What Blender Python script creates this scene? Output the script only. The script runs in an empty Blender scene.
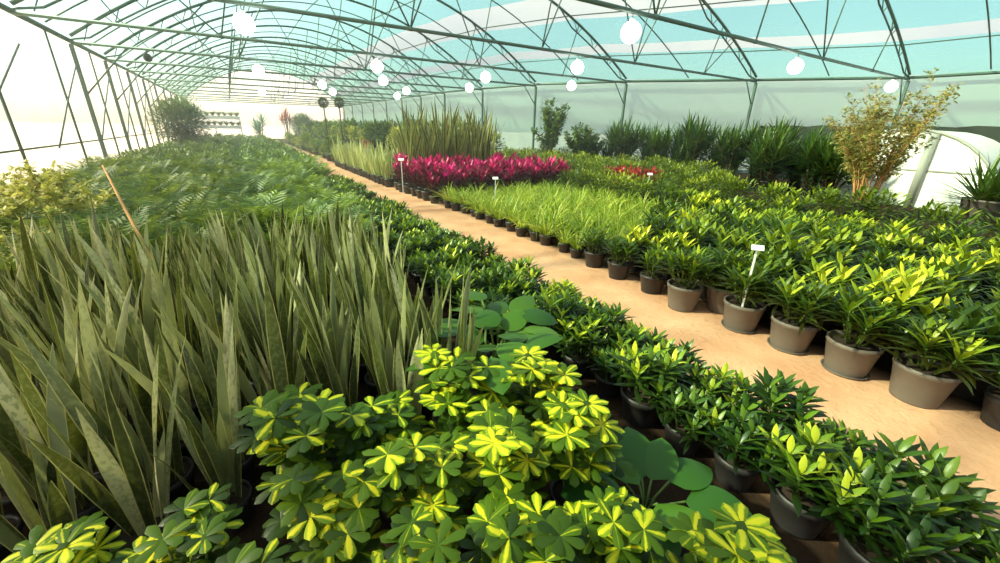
import bpy, math, random
import numpy as np
from mathutils import Vector, Matrix
PI = math.pi
RNG = random.Random(11)
sc = bpy.context.scene
COL = sc.collection

# ------------------------------------------------------------------ materials
def new_mat(name):
    m = bpy.data.materials.new(name); m.use_nodes = True
    nt = m.node_tree; nt.nodes.clear()
    out = nt.nodes.new('ShaderNodeOutputMaterial')
    return m, nt, out
def nd(nt, t, **k):
    n = nt.nodes.new(t)
    for a, b in k.items():
        if a == 'ins':
            for i, v in b.items(): n.inputs[i].default_value = v
        else: setattr(n, a, b)
    return n
def c4(c): return (c[0], c[1], c[2], 1.0)
def srgb(r, g, b):
    f = lambda v: (v/255/12.92) if v <= 10 else ((v/255+.055)/1.055)**2.4
    return (f(r), f(g), f(b))
def math_n(nt, op, a, b=None, c=None, clamp=False):
    n = nt.nodes.new('ShaderNodeMath'); n.operation = op; n.use_clamp = clamp
    for i, v in enumerate((a, b, c)):
        if v is None: continue
        if isinstance(v, (int, float)): n.inputs[i].default_value = v
        else: nt.links.new(v, n.inputs[i])
    return n.outputs[0]
def mix_c(nt, fac, a, b, blend='MIX'):
    n = nt.nodes.new('ShaderNodeMix'); n.data_type = 'RGBA'; n.blend_type = blend
    for i, v in ((0, fac), (6, a), (7, b)):
        if isinstance(v, (int, float)): n.inputs[i].default_value = v
        elif isinstance(v, tuple): n.inputs[i].default_value = c4(v)
        else: nt.links.new(v, n.inputs[i])
    return n.outputs[2]

def plain(name, col, rough=.6, metal=0., noise=0., nscale=8., spec=.4, emit=None):
    m, nt, out = new_mat(name)
    p = nd(nt, 'ShaderNodeBsdfPrincipled', ins={'Roughness': rough, 'Metallic': metal, 'Specular IOR Level': spec})
    if noise:
        g = nd(nt, 'ShaderNodeNewGeometry')
        tx = nd(nt, 'ShaderNodeTexNoise', ins={'Scale': nscale, 'Detail': 5.})
        nt.links.new(g.outputs['Position'], tx.inputs['Vector'])
        f = math_n(nt, 'MULTIPLY_ADD', tx.outputs[0], 2*noise, 1-noise)
        hs = nd(nt, 'ShaderNodeHueSaturation', ins={'Color': c4(col)})
        nt.links.new(f, hs.inputs['Value']); nt.links.new(hs.outputs[0], p.inputs['Base Color'])
    else: p.inputs['Base Color'].default_value = c4(col)
    if emit:
        p.inputs['Emission Color'].default_value = c4(emit[0]); p.inputs['Emission Strength'].default_value = emit[1]
    nt.links.new(p.outputs[0], out.inputs[0])
    return m

def leaf_mat(name, ramp, edge=None, edge_at=.75, centre=None, centre_w=.55, bands=None, trans=.3, rough=.42, spec=.45, var=.22, huevar=.012, tip=None, tcol=None, hue0=.484, sat=1.04):
    """ramp: colours by the leaf's own random/age value; edge, centre: the leaf's variegation across its width; bands: cross bands. Some ramps run from painted shade to sunlit tone."""
    m, nt, out = new_mat(name)
    at = nd(nt, 'ShaderNodeAttribute', attribute_name='rnd')
    uv = nd(nt, 'ShaderNodeUVMap', uv_map='UVMap')
    sp = nd(nt, 'ShaderNodeSeparateXYZ'); nt.links.new(uv.outputs[0], sp.inputs[0])
    u, v = sp.outputs[0], sp.outputs[1]
    cr = nd(nt, 'ShaderNodeValToRGB'); els = cr.color_ramp.elements
    while len(els) < len(ramp): els.new(.5)
    for e, (p, c) in zip(els, ramp): e.position = p; e.color = c4(c)
    nt.links.new(at.outputs['Fac'], cr.inputs[0])
    col = cr.outputs[0]
    d = math_n(nt, 'MULTIPLY', math_n(nt, 'ABSOLUTE', math_n(nt, 'SUBTRACT', u, .5)), 2.)
    geo = nd(nt, 'ShaderNodeTexCoord')
    if bands:
        cx = nd(nt, 'ShaderNodeCombineXYZ')
        nt.links.new(math_n(nt, 'MULTIPLY', u, 2.5), cx.inputs[0]); nt.links.new(math_n(nt, 'MULTIPLY', v, 26.), cx.inputs[1])
        nt.links.new(math_n(nt, 'MULTIPLY', at.outputs['Fac'], 40.), cx.inputs[2])
        tx = nd(nt, 'ShaderNodeTexNoise', ins={'Scale': 1.3, 'Detail': 3.}); nt.links.new(cx.outputs[0], tx.inputs['Vector'])
        k = math_n(nt, 'MULTIPLY', math_n(nt, 'MULTIPLY', math_n(nt, 'SUBTRACT', tx.outputs[0], .47), 7., clamp=True), math_n(nt, 'MULTIPLY_ADD', at.outputs['Fac'], .8, .2))
        col = mix_c(nt, math_n(nt, 'MULTIPLY', k, .85), col, bands)
    if centre:
        tx = nd(nt, 'ShaderNodeTexNoise', ins={'Scale': 30., 'Detail': 2.}); nt.links.new(geo.outputs['Object'], tx.inputs['Vector'])
        w = math_n(nt, 'ADD', centre_w, math_n(nt, 'MULTIPLY', math_n(nt, 'SUBTRACT', tx.outputs[0], .5), 1.2))
        w = math_n(nt, 'MULTIPLY', w, math_n(nt, 'SUBTRACT', 1.15, math_n(nt, 'MULTIPLY', v, .5)))
        w = math_n(nt, 'MULTIPLY', w, math_n(nt, 'MULTIPLY', math_n(nt, 'SUBTRACT', at.outputs['Fac'], .34), 3., clamp=True))
        k = math_n(nt, 'MULTIPLY', math_n(nt, 'SUBTRACT', w, d), 3.2, clamp=True)
        col = mix_c(nt, math_n(nt, 'MULTIPLY', k, .92), col, centre)
    if edge:
        k = math_n(nt, 'MULTIPLY', math_n(nt, 'SUBTRACT', d, edge_at), 8., clamp=True)
        col = mix_c(nt, k, col, edge)
    if tip:
        k = math_n(nt, 'MULTIPLY', math_n(nt, 'SUBTRACT', v, .82), 6., clamp=True)
        col = mix_c(nt, k, col, tip)
    oi = nd(nt, 'ShaderNodeObjectInfo')
    hs = nd(nt, 'ShaderNodeHueSaturation'); nt.links.new(col, hs.inputs['Color'])
    nt.links.new(math_n(nt, 'MULTIPLY_ADD', oi.outputs['Random'], 2*var, 1-var), hs.inputs['Value'])
    nt.links.new(math_n(nt, 'MULTIPLY_ADD', oi.outputs['Random'], -2*huevar, hue0+huevar), hs.inputs['Hue']); hs.inputs['Saturation'].default_value = sat
    p = nd(nt, 'ShaderNodeBsdfPrincipled', ins={'Roughness': rough, 'Specular IOR Level': spec})
    nt.links.new(hs.outputs[0], p.inputs['Base Color'])
    t = nd(nt, 'ShaderNodeBsdfTranslucent')
    nt.links.new(mix_c(nt, .3, hs.outputs[0], (.5, .56, .05), 'MIX') if tcol is None else mix_c(nt, .3, hs.outputs[0], tcol), t.inputs[0])
    mx = nd(nt, 'ShaderNodeMixShader', ins={0: trans}); nt.links.new(p.outputs[0], mx.inputs[1]); nt.links.new(t.outputs[0], mx.inputs[2])
    nt.links.new(mx.outputs[0], out.inputs[0])
    return m

def film_mat(name, tint, body, clear, dif=.35, streak=.12, sy=.25):
    """Plastic greenhouse film: part clear, part milky (translucent)."""
    m, nt, out = new_mat(name)
    tr = nd(nt, 'ShaderNodeBsdfTransparent', ins={0: c4(tint)})
    tl = nd(nt, 'ShaderNodeBsdfTranslucent', ins={0: c4(body)})
    df = nd(nt, 'ShaderNodeBsdfDiffuse', ins={0: c4(body)})
    a = nd(nt, 'ShaderNodeMixShader', ins={0: dif}); nt.links.new(tl.outputs[0], a.inputs[1]); nt.links.new(df.outputs[0], a.inputs[2])
    g = nd(nt, 'ShaderNodeNewGeometry')
    mp = nd(nt, 'ShaderNodeMapping'); mp.inputs['Scale'].default_value = (.5, sy, .7)
    nt.links.new(g.outputs['Position'], mp.inputs[0])
    tx = nd(nt, 'ShaderNodeTexNoise', ins={'Scale': 1.1, 'Detail': 4., 'Roughness': .6}); nt.links.new(mp.outputs[0], tx.inputs['Vector'])
    f = math_n(nt, 'ADD', 1-clear, math_n(nt, 'MULTIPLY', math_n(nt, 'SUBTRACT', tx.outputs[0], .5), 2*streak), clamp=True)
    b = nd(nt, 'ShaderNodeMixShader'); nt.links.new(f, b.inputs[0]); nt.links.new(tr.outputs[0], b.inputs[1]); nt.links.new(a.outputs[0], b.inputs[2])
    nt.links.new(b.outputs[0], out.inputs[0])
    return m

# ------------------------------------------------------------------ mesh builder
class MB:
    def __init__(s): s.v = []; s.f = []; s.uv = []; s.r = []; s.m = []; s.n = 0
    def add(s, vs, fs, uvs=None, r=.5, m=0):
        b = s.n
        s.v.extend(vs); s.n += len(vs)
        s.uv.extend(uvs if uvs is not None else [(.5, .5)]*len(vs))
        s.r.extend([r]*len(vs))
        for f in fs: s.f.append(tuple(i+b for i in f)); s.m.append(m)
    def tube(s, pts, r, n=6, m=0, rr=.5, cap=True):
        pts = [np.array(p, float) for p in pts]; k = len(pts)
        rs = r if isinstance(r, (list, tuple)) else [r]*k
        vs = []; ref = None
        for i, p in enumerate(pts):
            d = pts[min(i+1, k-1)]-pts[max(i-1, 0)]; d = d/(np.linalg.norm(d)+1e-9)
            if ref is None: ref = np.array([0, 0, 1.]) if abs(d[2]) < .9 else np.array([1., 0, 0])
            a = np.cross(d, ref); a /= np.linalg.norm(a)+1e-9; b = np.cross(a, d); ref = b
            for j in range(n):
                t = 2*PI*j/n; vs.append(tuple(p+rs[i]*(math.cos(t)*a+math.sin(t)*b)))
        fs = [(i*n+j, i*n+(j+1) % n, (i+1)*n+(j+1) % n, (i+1)*n+j) for i in range(k-1) for j in range(n)]
        if cap: fs += [tuple(range(n-1, -1, -1)), tuple((k-1)*n+j for j in range(n))]
        s.add(vs, fs, [(.5, i/(k-1)) for i in range(k) for j in range(n)], rr, m)
    def lathe(s, prof, n=20, m=0, c=(0, 0, 0)):
        vs = [(c[0]+r*math.cos(2*PI*j/n), c[1]+r*math.sin(2*PI*j/n), c[2]+z) for r, z in prof for j in range(n)]
        k = len(prof)
        fs = [(i*n+j, i*n+(j+1) % n, (i+1)*n+(j+1) % n, (i+1)*n+j) for i in range(k-1) for j in range(n)]
        s.add(vs, fs, None, .5, m)
    def disc(s, r, z, n=20, m=0, c=(0, 0), dome=0.):
        vs = [(c[0], c[1], z+dome)]+[(c[0]+r*math.cos(2*PI*j/n), c[1]+r*math.sin(2*PI*j/n), z) for j in range(n)]
        s.add(vs, [(0, 1+j, 1+(j+1) % n) for j in range(n)], None, .5, m)
    def box(s, lo, hi, m=0, M=None):
        vs = [(x, y, z) for x in (lo[0], hi[0]) for y in (lo[1], hi[1]) for z in (lo[2], hi[2])]
        if M is not None: vs = [tuple(M @ Vector(v)) for v in vs]
        s.add(vs, [(0, 1, 3, 2), (4, 6, 7, 5), (0, 4, 5, 1), (2, 3, 7, 6), (0, 2, 6, 4), (1, 5, 7, 3)], None, .5, m)
    def leaf(s, base, az, t0, bend, L, W, prof, ns=6, fold=.15, roll=0., rr=.5, m=0, droop=1.5, wave=0.):
        ts = np.linspace(0, 1, ns+1)
        ca, sa = math.cos(az), math.sin(az)
        p = np.array(base, float); vs = []; uvs = []
        side0 = np.array([-sa, ca, 0])
        for i, t in enumerate(ts):
            th = t0+bend*t**droop
            d = np.array([math.sin(th)*ca, math.sin(th)*sa, math.cos(th)])
            if i: p = p+d*(L/ns)
            nrm = np.cross(side0, d)
            ro = roll*(.3+.7*t) if wave == 0 else roll+wave*t
            sd = side0*math.cos(ro)+nrm*math.sin(ro); nr = nrm*math.cos(ro)-side0*math.sin(ro)
            w = W*prof(t)*.5
            for q, uu in ((-1, 0.), (0, .5), (1, 1.)):
                vs.append(tuple(p+sd*w*q+nr*(fold*w*(1. if q else 0.)))); uvs.append((uu, t))
        fs = []
        for i in range(ns):
            a = i*3
            fs += [(a, a+1, a+4, a+3), (a+1, a+2, a+5, a+4)]
        s.add(vs, fs, uvs, rr, m)
        return p
    def mesh(s, name, mats, smooth=True):
        me = bpy.data.meshes.new(name)
        me.from_pydata([tuple(map(float, v)) for v in s.v], [], s.f)
        li = np.zeros(len(me.loops), int); me.loops.foreach_get('vertex_index', li)
        uvl = me.uv_layers.new(name='UVMap')
        uvl.data.foreach_set('uv', np.array(s.uv, float)[li].ravel())
        a = me.attributes.new('rnd', 'FLOAT', 'POINT'); a.data.foreach_set('value', np.array(s.r, float))
        for mt in (mats if isinstance(mats, (list, tuple)) else [mats]): me.materials.append(mt)
        if isinstance(mats, (list, tuple)) and len(mats) > 1: me.polygons.foreach_set('material_index', s.m)
        if smooth: me.polygons.foreach_set('use_smooth', [True]*len(me.polygons))
        me.update()
        return me

# profiles of leaves
def p_lance(t): return max(.04, math.sin(PI*min(1, (t*.93+.05)))**.9)
def p_sword(t): return (min(1., .55+1.0*t))*(1. if t < .55 else max(.03, 1-((t-.55)/.45)**1.9))
def p_obov(t): return max(.08, (t**.85)*1.42*math.sqrt(max(0, 1-t**4.5)))*.86
def p_strap(t): return max(.05, min(1, .5+3*t)*(1-t**3))
def p_oval(t): return max(.03, math.sin(PI*t**.8)**.7)
def p_heart(t): return max(.03, (1-t)**.55*min(1., .35+5*t))

# ------------------------------------------------------------------ objects
def link(name, mesh, parent=None, **props):
    o = bpy.data.objects.new(name, mesh); COL.objects.link(o)
    if parent is not None: o.parent = parent
    for k, v in props.items():
        if v is not None: o[k] = v
    return o
def thing(name, label, cat, loc=(0, 0, 0), rz=0., scale=1., group=None, mesh=None):
    o = link(name, mesh, None, label=label, category=cat, group=group)
    o.location = loc; o.rotation_euler = (0, 0, rz)
    o.scale = (scale,)*3 if isinstance(scale, (int, float)) else scale
    return o
def struct(name, mesh, label=None):
    return link(name, mesh, None, kind='structure', label=label)
ORD = ('first second third fourth fifth sixth seventh eighth ninth tenth eleventh twelfth thirteenth fourteenth fifteenth sixteenth seventeenth eighteenth nineteenth twentieth').split()
def ordw(i):
    if i < 20: return ORD[i]
    tens = {2: 'twenty', 3: 'thirty', 4: 'forty', 5: 'fifty', 6: 'sixty'}[(i+1)//10]
    return (tens[:-1]+'ieth') if (i+1) % 10 == 0 else tens+'-'+ORD[(i+1) % 10-1]

def put(kind, loc, label, group=None, rz=None, scale=1., var=None, tilt=.0):
    """A plant: an Empty with its pot, soil, stems and foliage; KINDS[kind] lists the variants' part meshes."""
    name, cat, variants = KINDS[kind]
    parts = variants[RNG.randrange(len(variants)) if var is None else var % len(variants)]
    rz = RNG.uniform(0, 2*PI) if rz is None else rz
    if len(parts) == 1:
        return thing(name, label, cat, loc, rz, scale, group, mesh=parts[0][1])
    r = thing(name, label, cat, loc, rz, scale, group)
    made = {}
    for pn, me, up, plab in parts:
        o = link(pn, me, made.get(up, r)); made[pn] = o
        if plab: o['label'] = plab
    return r
KINDS = {}

# ------------------------------------------------------------------ palette
G = lambda *c: srgb(*c)
M = {}
M['sand'] = None
M['steel'] = plain('galvanised_steel', G(88, 108, 100), .5, .35, .12, 3.)
M['pot_grey'] = plain('grey_plastic_pot', G(104, 94, 86), .55, 0, .18, 9.)
M['pot_black'] = plain('black_plastic_pot', G(46, 42, 42), .5, 0, .15, 9.)
M['pot_brown'] = plain('brown_plastic_pot', G(112, 74, 58), .55, 0, .15, 9.)
M['pot_white'] = plain('white_planter', G(236, 232, 222), .5)
M['terracotta'] = plain('terracotta', G(176, 96, 66), .7, 0, .15, 6.)
M['soil'] = plain('potting_soil', G(50, 36, 28), .95, 0, .4, 60.)
M['stem_brown'] = plain('brown_stem', G(96, 76, 52), .8, 0, .2, 30.)
M['stem_green'] = plain('green_stem', G(84, 104, 44), .6, 0, .15, 30.)
M['stem_tan'] = plain('tan_twigs', G(206, 150, 88), .7, 0, .2, 12.)
M['white'] = plain('white_plastic', G(240, 240, 234), .45)
M['wood'] = plain('grey_timber', G(120, 100, 82), .8, 0, .2, 12.)
M['black'] = plain('black_plastic', G(22, 22, 22), .45)
M['bulb'] = plain('lit_bulb', (1, 1, 1), .4, emit=((1., .97, .88), 9.))
M['net'] = plain('black_shade_net', G(44, 48, 44), .9, 0, .25, 5.)
M['sheet'] = plain('white_tunnel_sheet', G(248, 244, 236), .6, 0, .05, 2.)
M['pipe_grey'] = plain('grey_pipe', G(170, 168, 158), .5)

M['snake'] = leaf_mat('snake_leaf', [(0, G(20, 30, 18)), (.3, G(52, 64, 38)), (.5, G(112, 120, 80)), (.75, G(164, 168, 122)), (1, G(216, 212, 168))], edge=G(196, 192, 120), edge_at=.84, bands=G(128, 138, 100), trans=.2, rough=.32, spec=.6, var=.22)  # ramp spreads leaves from painted shade to lit silvery tone
M['snake_tall'] = leaf_mat('tall_snake_leaf', [(0, G(34, 46, 22)), (.6, G(82, 94, 46)), (1, G(146, 144, 86))], edge=G(200, 192, 110), edge_at=.72, bands=G(130, 138, 86), trans=.2, var=.15)
M['snake_light'] = leaf_mat('pale_snake_leaf', [(0, G(120, 140, 78)), (1, G(186, 196, 128))], edge=G(222, 220, 160), edge_at=.6, trans=.22, var=.15)
M['scheff'] = leaf_mat('variegated_schefflera_leaf', [(0, G(28, 52, 14)), (.5, G(76, 110, 26)), (1, G(140, 168, 46))], centre=G(222, 220, 62), centre_w=.8, trans=.24, rough=.46, spec=.28, var=.12)  # dark ramp end paints in shade; yellow centre is variegation
M['drac'] = leaf_mat('dracaena_leaf', [(0, G(18, 34, 12)), (.38, G(50, 80, 24)), (.7, G(116, 146, 38)), (1, G(194, 204, 64))], trans=.28, rough=.36, spec=.45, var=.36, huevar=.018)  # shade between leaves and sunlit yellow tops are put into the ramp
M['row'] = leaf_mat('row_plant_leaf', [(0, G(18, 36, 12)), (.42, G(50, 86, 24)), (.75, G(112, 146, 38)), (1, G(184, 196, 60))], trans=.26, rough=.36, spec=.45, var=.4, huevar=.018)  # ramp ends carry painted shade and yellow sunlight besides leaf age
M['bushy'] = leaf_mat('bushy_plant_leaf', [(0, G(20, 38, 14)), (.5, G(84, 112, 32)), (1, G(192, 200, 62))], trans=.32, var=.38, huevar=.02)  # dark end stands for shade inside the bush, yellow end for lit tops
M['fern'] = leaf_mat('feathery_leaf', [(0, G(38, 62, 28)), (.6, G(86, 118, 54)), (1, G(160, 182, 98))], trans=.34, rough=.5, var=.25)
M['broad'] = leaf_mat('nursery_leaf', [(0, G(48, 80, 38)), (.6, G(96, 128, 66)), (1, G(180, 196, 140))], trans=.3, rough=.45, var=.3)
M['grass'] = leaf_mat('spider_leaf', [(0, G(92, 132, 34)), (.6, G(150, 178, 56)), (1, G(206, 210, 100))], centre=G(224, 222, 140), centre_w=.3, trans=.38, var=.16)
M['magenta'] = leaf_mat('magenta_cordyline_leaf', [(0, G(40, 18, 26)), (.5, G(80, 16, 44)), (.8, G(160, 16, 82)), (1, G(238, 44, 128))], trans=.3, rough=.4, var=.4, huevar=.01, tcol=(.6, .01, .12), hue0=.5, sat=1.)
M['dark'] = leaf_mat('dark_strap_leaf', [(0, G(20, 48, 20)), (.6, G(40, 76, 32)), (1, G(84, 116, 48))], trans=.22, rough=.38, var=.25)
M['shrub'] = leaf_mat('shrub_leaf', [(0, G(34, 68, 30)), (.6, G(64, 100, 46)), (1, G(128, 152, 74))], trans=.3, var=.22)
M['yellowshrub'] = leaf_mat('yellow_green_leaf', [(0, G(140, 154, 60)), (1, G(230, 224, 130))], trans=.5, var=.12)
M['olive'] = leaf_mat('weeping_tree_leaf', [(0, G(86, 100, 48)), (.5, G(156, 156, 84)), (1, G(226, 200, 130))], trans=.45, var=.1, tcol=(.7, .6, .2), hue0=.5)
M['bigleaf'] = leaf_mat('broad_glossy_leaf', [(0, G(36, 78, 30)), (1, G(84, 126, 40))], edge=None, trans=.25, rough=.38, spec=.35, var=.12)
M['red'] = leaf_mat('red_leaf', [(0, G(120, 34, 30)), (1, G(200, 78, 62))], trans=.3, var=.15, hue0=.5, tcol=(.7, .1, .05))
M['topiary'] = leaf_mat('clipped_leaf', [(0, G(36, 60, 34)), (1, G(70, 98, 56))], trans=.2, var=.1)
M['blue'] = leaf_mat('blue_green_leaf', [(0, G(60, 110, 100)), (1, G(120, 160, 146))], trans=.2, var=.1)

# ------------------------------------------------------------------ plant part meshes
def pot_mesh(name, r, h, mat, taper=.76, n=22, lip=.009):
    b = MB(); rb = r*taper; t = r*.05
    b.lathe([(0.001, 0), (rb, 0), (rb*1.01, .01), (r*.985, h-.035), (r+lip*.5, h-.03), (r+lip*.5, h), (r-t, h), (r-t*1.5, h*.86)], n)
    return b.mesh(name, mat)
def soil_mesh(name, r, z):
    b = MB(); b.disc(r, z, 18, dome=.012); return b.mesh(name, M['soil'])
POT = {}
def pot_parts(key, r, h, mat):
    if key not in POT:
        POT[key] = (pot_mesh('pot_'+key, r, h, mat), soil_mesh('soil_'+key, r*.93, h*.87))
    return [('pot', POT[key][0], None, None), ('soil', POT[key][1], 'pot', None)]
def saucer_mesh(r):
    b = MB(); b.lathe([(.001, .001), (r*.9, .001), (r, .022), (r*.96, .022), (r*.86, .008), (.001, .008)], 22)
    return b.mesh('saucer', M['pot_grey'])

R = RNG.uniform
def snake_foliage(n, h, w, mat, z0, spread=.07, lean=.16, seed=0):
    b = MB()
    for i in range(n):
        az = 2*PI*i/n*1.618+R(-.5, .5); rad = spread*math.sqrt(R(.02, 1))
        L = h*R(.38, 1.06)
        b.leaf((rad*math.cos(az), rad*math.sin(az), z0), az+R(-.6, .6), R(.0, lean)+rad*1.1, R(-.05, .3), L, w*R(.8, 1.2), p_sword, 7, fold=R(.18, .4), roll=R(-1.5, 1.5), rr=R(0, 1), wave=R(-1.3, 1.3))
    return b.mesh('snake_foliage', mat)
def make_snake(n, h, w, mat, pk, pr, ph, pm, nv=4, **k):
    return [pot_parts(pk, pr, ph, pm)+[('foliage', snake_foliage(n+RNG.randint(-1, 2), h, w, mat, ph*.85, **k), None, None)] for _ in range(nv)]

def rosette(b, c, n, L, W, prof, axis=(0, 0), t_in=.35, t_out=1.25, age_lit0=.2, age_lit1=1., ns=4, fold=.25, h=.08, bend=.5):
    """A whorled head of leaves round a short stem tip: inner leaves young and upright, painted sunlit; outer ones old and spreading, painted shaded."""
    for i in range(n):
        q = i/(n-1)                       # 0 = outermost/oldest, painted darkest
        az = i*2.399+R(-.25, .25)
        t0 = t_out+(t_in-t_out)*q+R(-.12, .12)
        x = c[0]-axis[0]*h*(1-q); y = c[1]-axis[1]*h*(1-q)
        b.leaf((x, y, c[2]-h*(1-q)), az, t0, bend*R(.6, 1.3), L*R(.8, 1.1)*(1-.3*q*q), W*R(.85, 1.15), prof, ns, fold=fold, roll=R(-.2, .2), rr=min(1, max(0, age_lit0+(age_lit1-age_lit0)*q**1.6+R(-.12, .12))))

def headed_plant(nh, rad, z0, hh, n, L, W, mat, prof=p_lance, stem_r=.006, age=(0., .9), young=.5, t_out=1.35, bend=.6):
    s = MB(); b = MB(); young = R(0, 1)*young*1.6; hh *= R(.85, 1.12)
    for i in range(nh):
        az = i*2.399; r = rad*math.sqrt((i+.3)/nh)
        top = (r*math.cos(az), r*math.sin(az), z0+hh*R(.75, 1.1)*(1-.35*(r/rad)**2))
        s.tube([(top[0]*.35, top[1]*.35, z0-.03), (top[0]*.8, top[1]*.8, (z0+top[2])*.5), top], [stem_r*1.2, stem_r, stem_r*.7], 5)
        a1 = age[1]*(1 if R(0, 1) < young else .58)  # some heads painted sunlit yellow-green, the others kept darker
        rosette(b, top, n, L*R(.85, 1.1), W, prof, age_lit0=age[0], age_lit1=a1, h=hh*.4, t_out=t_out, bend=bend)
    return s.mesh('stems', M['stem_green']), b.mesh('foliage', mat)

def make_headed(pk, pr, ph, pm, nv, *a, name_st='stem', **k):
    out = []
    for _ in range(nv):
        st, fo = headed_plant(*a, **k)
        out.append(pot_parts(pk, pr, ph, pm)+[(name_st, st, None, None), ('foliage', fo, None, None)])
    return out

def schefflera(h, nst, pot_h):
    s = MB(); b = MB()
    for i in range(nst):
        az = i*2.399+R(-.3, .3); lean = .17*math.sqrt((i+.2)/nst)
        H = h*R(.8, 1.06)
        tip = np.array([lean*math.cos(az), lean*math.sin(az), H]); base = np.array([.035*math.cos(az), .035*math.sin(az), pot_h*.8])
        mid = base*.45+tip*.55+np.array([-.01, .01, .03])
        s.tube([base, mid, tip], [.007, .006, .004], 5)
        nw = 6
        for j in range(nw):
            q = 1-j*.13-R(0, .03)
            p = base+(tip-base)*q
            a2 = j*2.3+az+R(-.3, .3); pl = R(.07, .12)*(1. if j else .25); el = R(.5, 1.0) if j else .1
            c = p+np.array([math.cos(a2)*math.sin(el)*pl, math.sin(a2)*math.sin(el)*pl, math.cos(el)*pl])
            s.tube([p, (p+c)/2+np.array([0, 0, .006]), c], .0022, 4)
            nl = RNG.choice((7, 8, 8, 9)); young = R(.25, 1) if j < 3 else R(0, .6)
            ph = R(0, 2); tx, ty = math.cos(a2)*el*.45, math.sin(a2)*el*.45
            for l in range(nl):
                la = 2*PI*l/nl+ph+R(-.08, .08)
                t0 = 1.32-.75*(tx*math.cos(la)+ty*math.sin(la))*-1+R(-.1, .1)
                b.leaf(c, la, t0, R(.25, .6), R(.08, .105)*(.85+.15*young), R(.043, .052), p_obov, 6, fold=.22, roll=R(-.15, .15), rr=min(1, max(0, young*.75+R(-.35, .35))))
    return s.mesh('stems', M['stem_green']), b.mesh('foliage', M['scheff'])

def fern(nf, L, z0, nl=15):
    b = MB()
    for i in range(nf):
        az = i*2.399+R(-.3, .3); t0 = R(.15, .85)*(.4+.6*i/nf); bend = R(.5, 1.1); Lf = L*R(.75, 1.1)
        p = np.array([.02*math.cos(az), .02*math.sin(az), z0]); pts = [p.copy()]
        sd = np.array([-math.sin(az), math.cos(az), 0])
        for k in range(1, nl+1):
            th = t0+bend*(k/nl)**1.4
            d = np.array([math.sin(th)*math.cos(az), math.sin(th)*math.sin(az), math.cos(th)])
            p = p+d*Lf/nl; pts.append(p.copy())
            if k < 4: continue
            w = L*.34*math.sin(PI*(k-2)/(nl-.5))**.7+.02
            rr = min(1, max(0, .2+.6*k/nl*R(.4, 1)+R(-.1, .2)))
            for sg in (-1, 1):
                e = p+sd*sg*w*.85+d*w*.6-np.array([0, 0, w*.18])
                m1 = p+(e-p)*.45
                q = d*.014*L/.6
                b.add([tuple(p), tuple(m1+q), tuple(e), tuple(m1-q)], [(0, 1, 2, 3)], [(0, 0), (.2, .5), (.5, 1), (.8, .5)], rr)
        b.tube(pts[::3]+[pts[-1]], [.004]*len(pts[::3])+[.001], 3, rr=.5)
    return b.mesh('foliage', M['fern'])

def grass_tuft(n, L, w, z0, mat, lean=.9, r=.05):
    b = MB()
    for i in range(n):
        az = i*2.399+R(-.4, .4); rad = r*math.sqrt(i/n)
        b.leaf((rad*math.cos(az), rad*math.sin(az), z0), az, R(.05, lean*.55)+.3*i/n*lean, R(.5, 1.7), L*R(.6, 1.1), w*R(.8, 1.2), p_strap, 6, fold=.3, roll=R(-.3, .3), rr=R(0, 1), droop=1.7)
    return b.mesh('foliage', mat)

def leaf_ball(b, c, r, n, L, W, prof, rz=1., shell=.55, ns=3, young=.8, m=0, low=-.6):
    """Leaves scattered through a rounded crown, pointing outward; outer and upper ones painted sunlit, inner and lower ones shaded."""
    k = 0
    while k < n:
        d = np.array([R(-1, 1), R(-1, 1), R(low, 1)]); q = np.linalg.norm(d)
        if q > 1 or q < .05: continue
        d /= q; rad = r*(shell+(1-shell)*R(0, 1)**.6)
        p = np.array(c)+d*np.array([rad, rad, rad*rz])
        az = math.atan2(d[1], d[0])+R(-.7, .7); th = math.acos(max(-1, min(1, d[2])))*.8+R(-.4, .5)
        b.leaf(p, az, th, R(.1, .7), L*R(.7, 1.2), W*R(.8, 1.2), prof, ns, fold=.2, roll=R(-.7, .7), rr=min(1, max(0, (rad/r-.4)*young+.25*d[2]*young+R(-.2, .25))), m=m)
        k += 1

def bushy(h, r, n, L, W, mat, z0=.15, prof=p_lance, lobes=5, stem='stem_brown'):
    b = MB(); s = MB()
    for i in range(lobes):
        az = i*2.399; q = r*.55*math.sqrt((i+.2)/lobes)
        c = (q*math.cos(az), q*math.sin(az), z0+(h-z0)*R(.45, .62))
        s.tube([(c[0]*.2, c[1]*.2, z0-.03), (c[0]*.7, c[1]*.7, (z0+c[2])/2), c], [.011, .008, .004], 5)
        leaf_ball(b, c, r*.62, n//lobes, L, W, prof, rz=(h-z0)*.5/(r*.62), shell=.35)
    return s.mesh('stems', M[stem]), b.mesh('foliage', mat)

def cordyline(h, z0, nst=3):
    b = MB(); s = MB()
    for i in range(nst):
        az = i*2.1+R(0, 1); H = h*R(.75, 1.05)
        top = (.09*math.cos(az), .09*math.sin(az), H)
        s.tube([(top[0]*.2, top[1]*.2, z0), (top[0]*.7, top[1]*.7, (z0+H)/2), top], [.009, .008, .006], 5)
        n = 20
        for j in range(n):
            q = j/(n-1); z = z0+.08+(H-z0-.1)*q
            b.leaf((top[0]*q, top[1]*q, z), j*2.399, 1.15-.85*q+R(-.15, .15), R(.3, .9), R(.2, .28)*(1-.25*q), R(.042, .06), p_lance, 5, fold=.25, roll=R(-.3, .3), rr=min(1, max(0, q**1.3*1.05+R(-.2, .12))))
    return s.mesh('stems', M['stem_brown']), b.mesh('foliage', M['magenta'])

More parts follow.
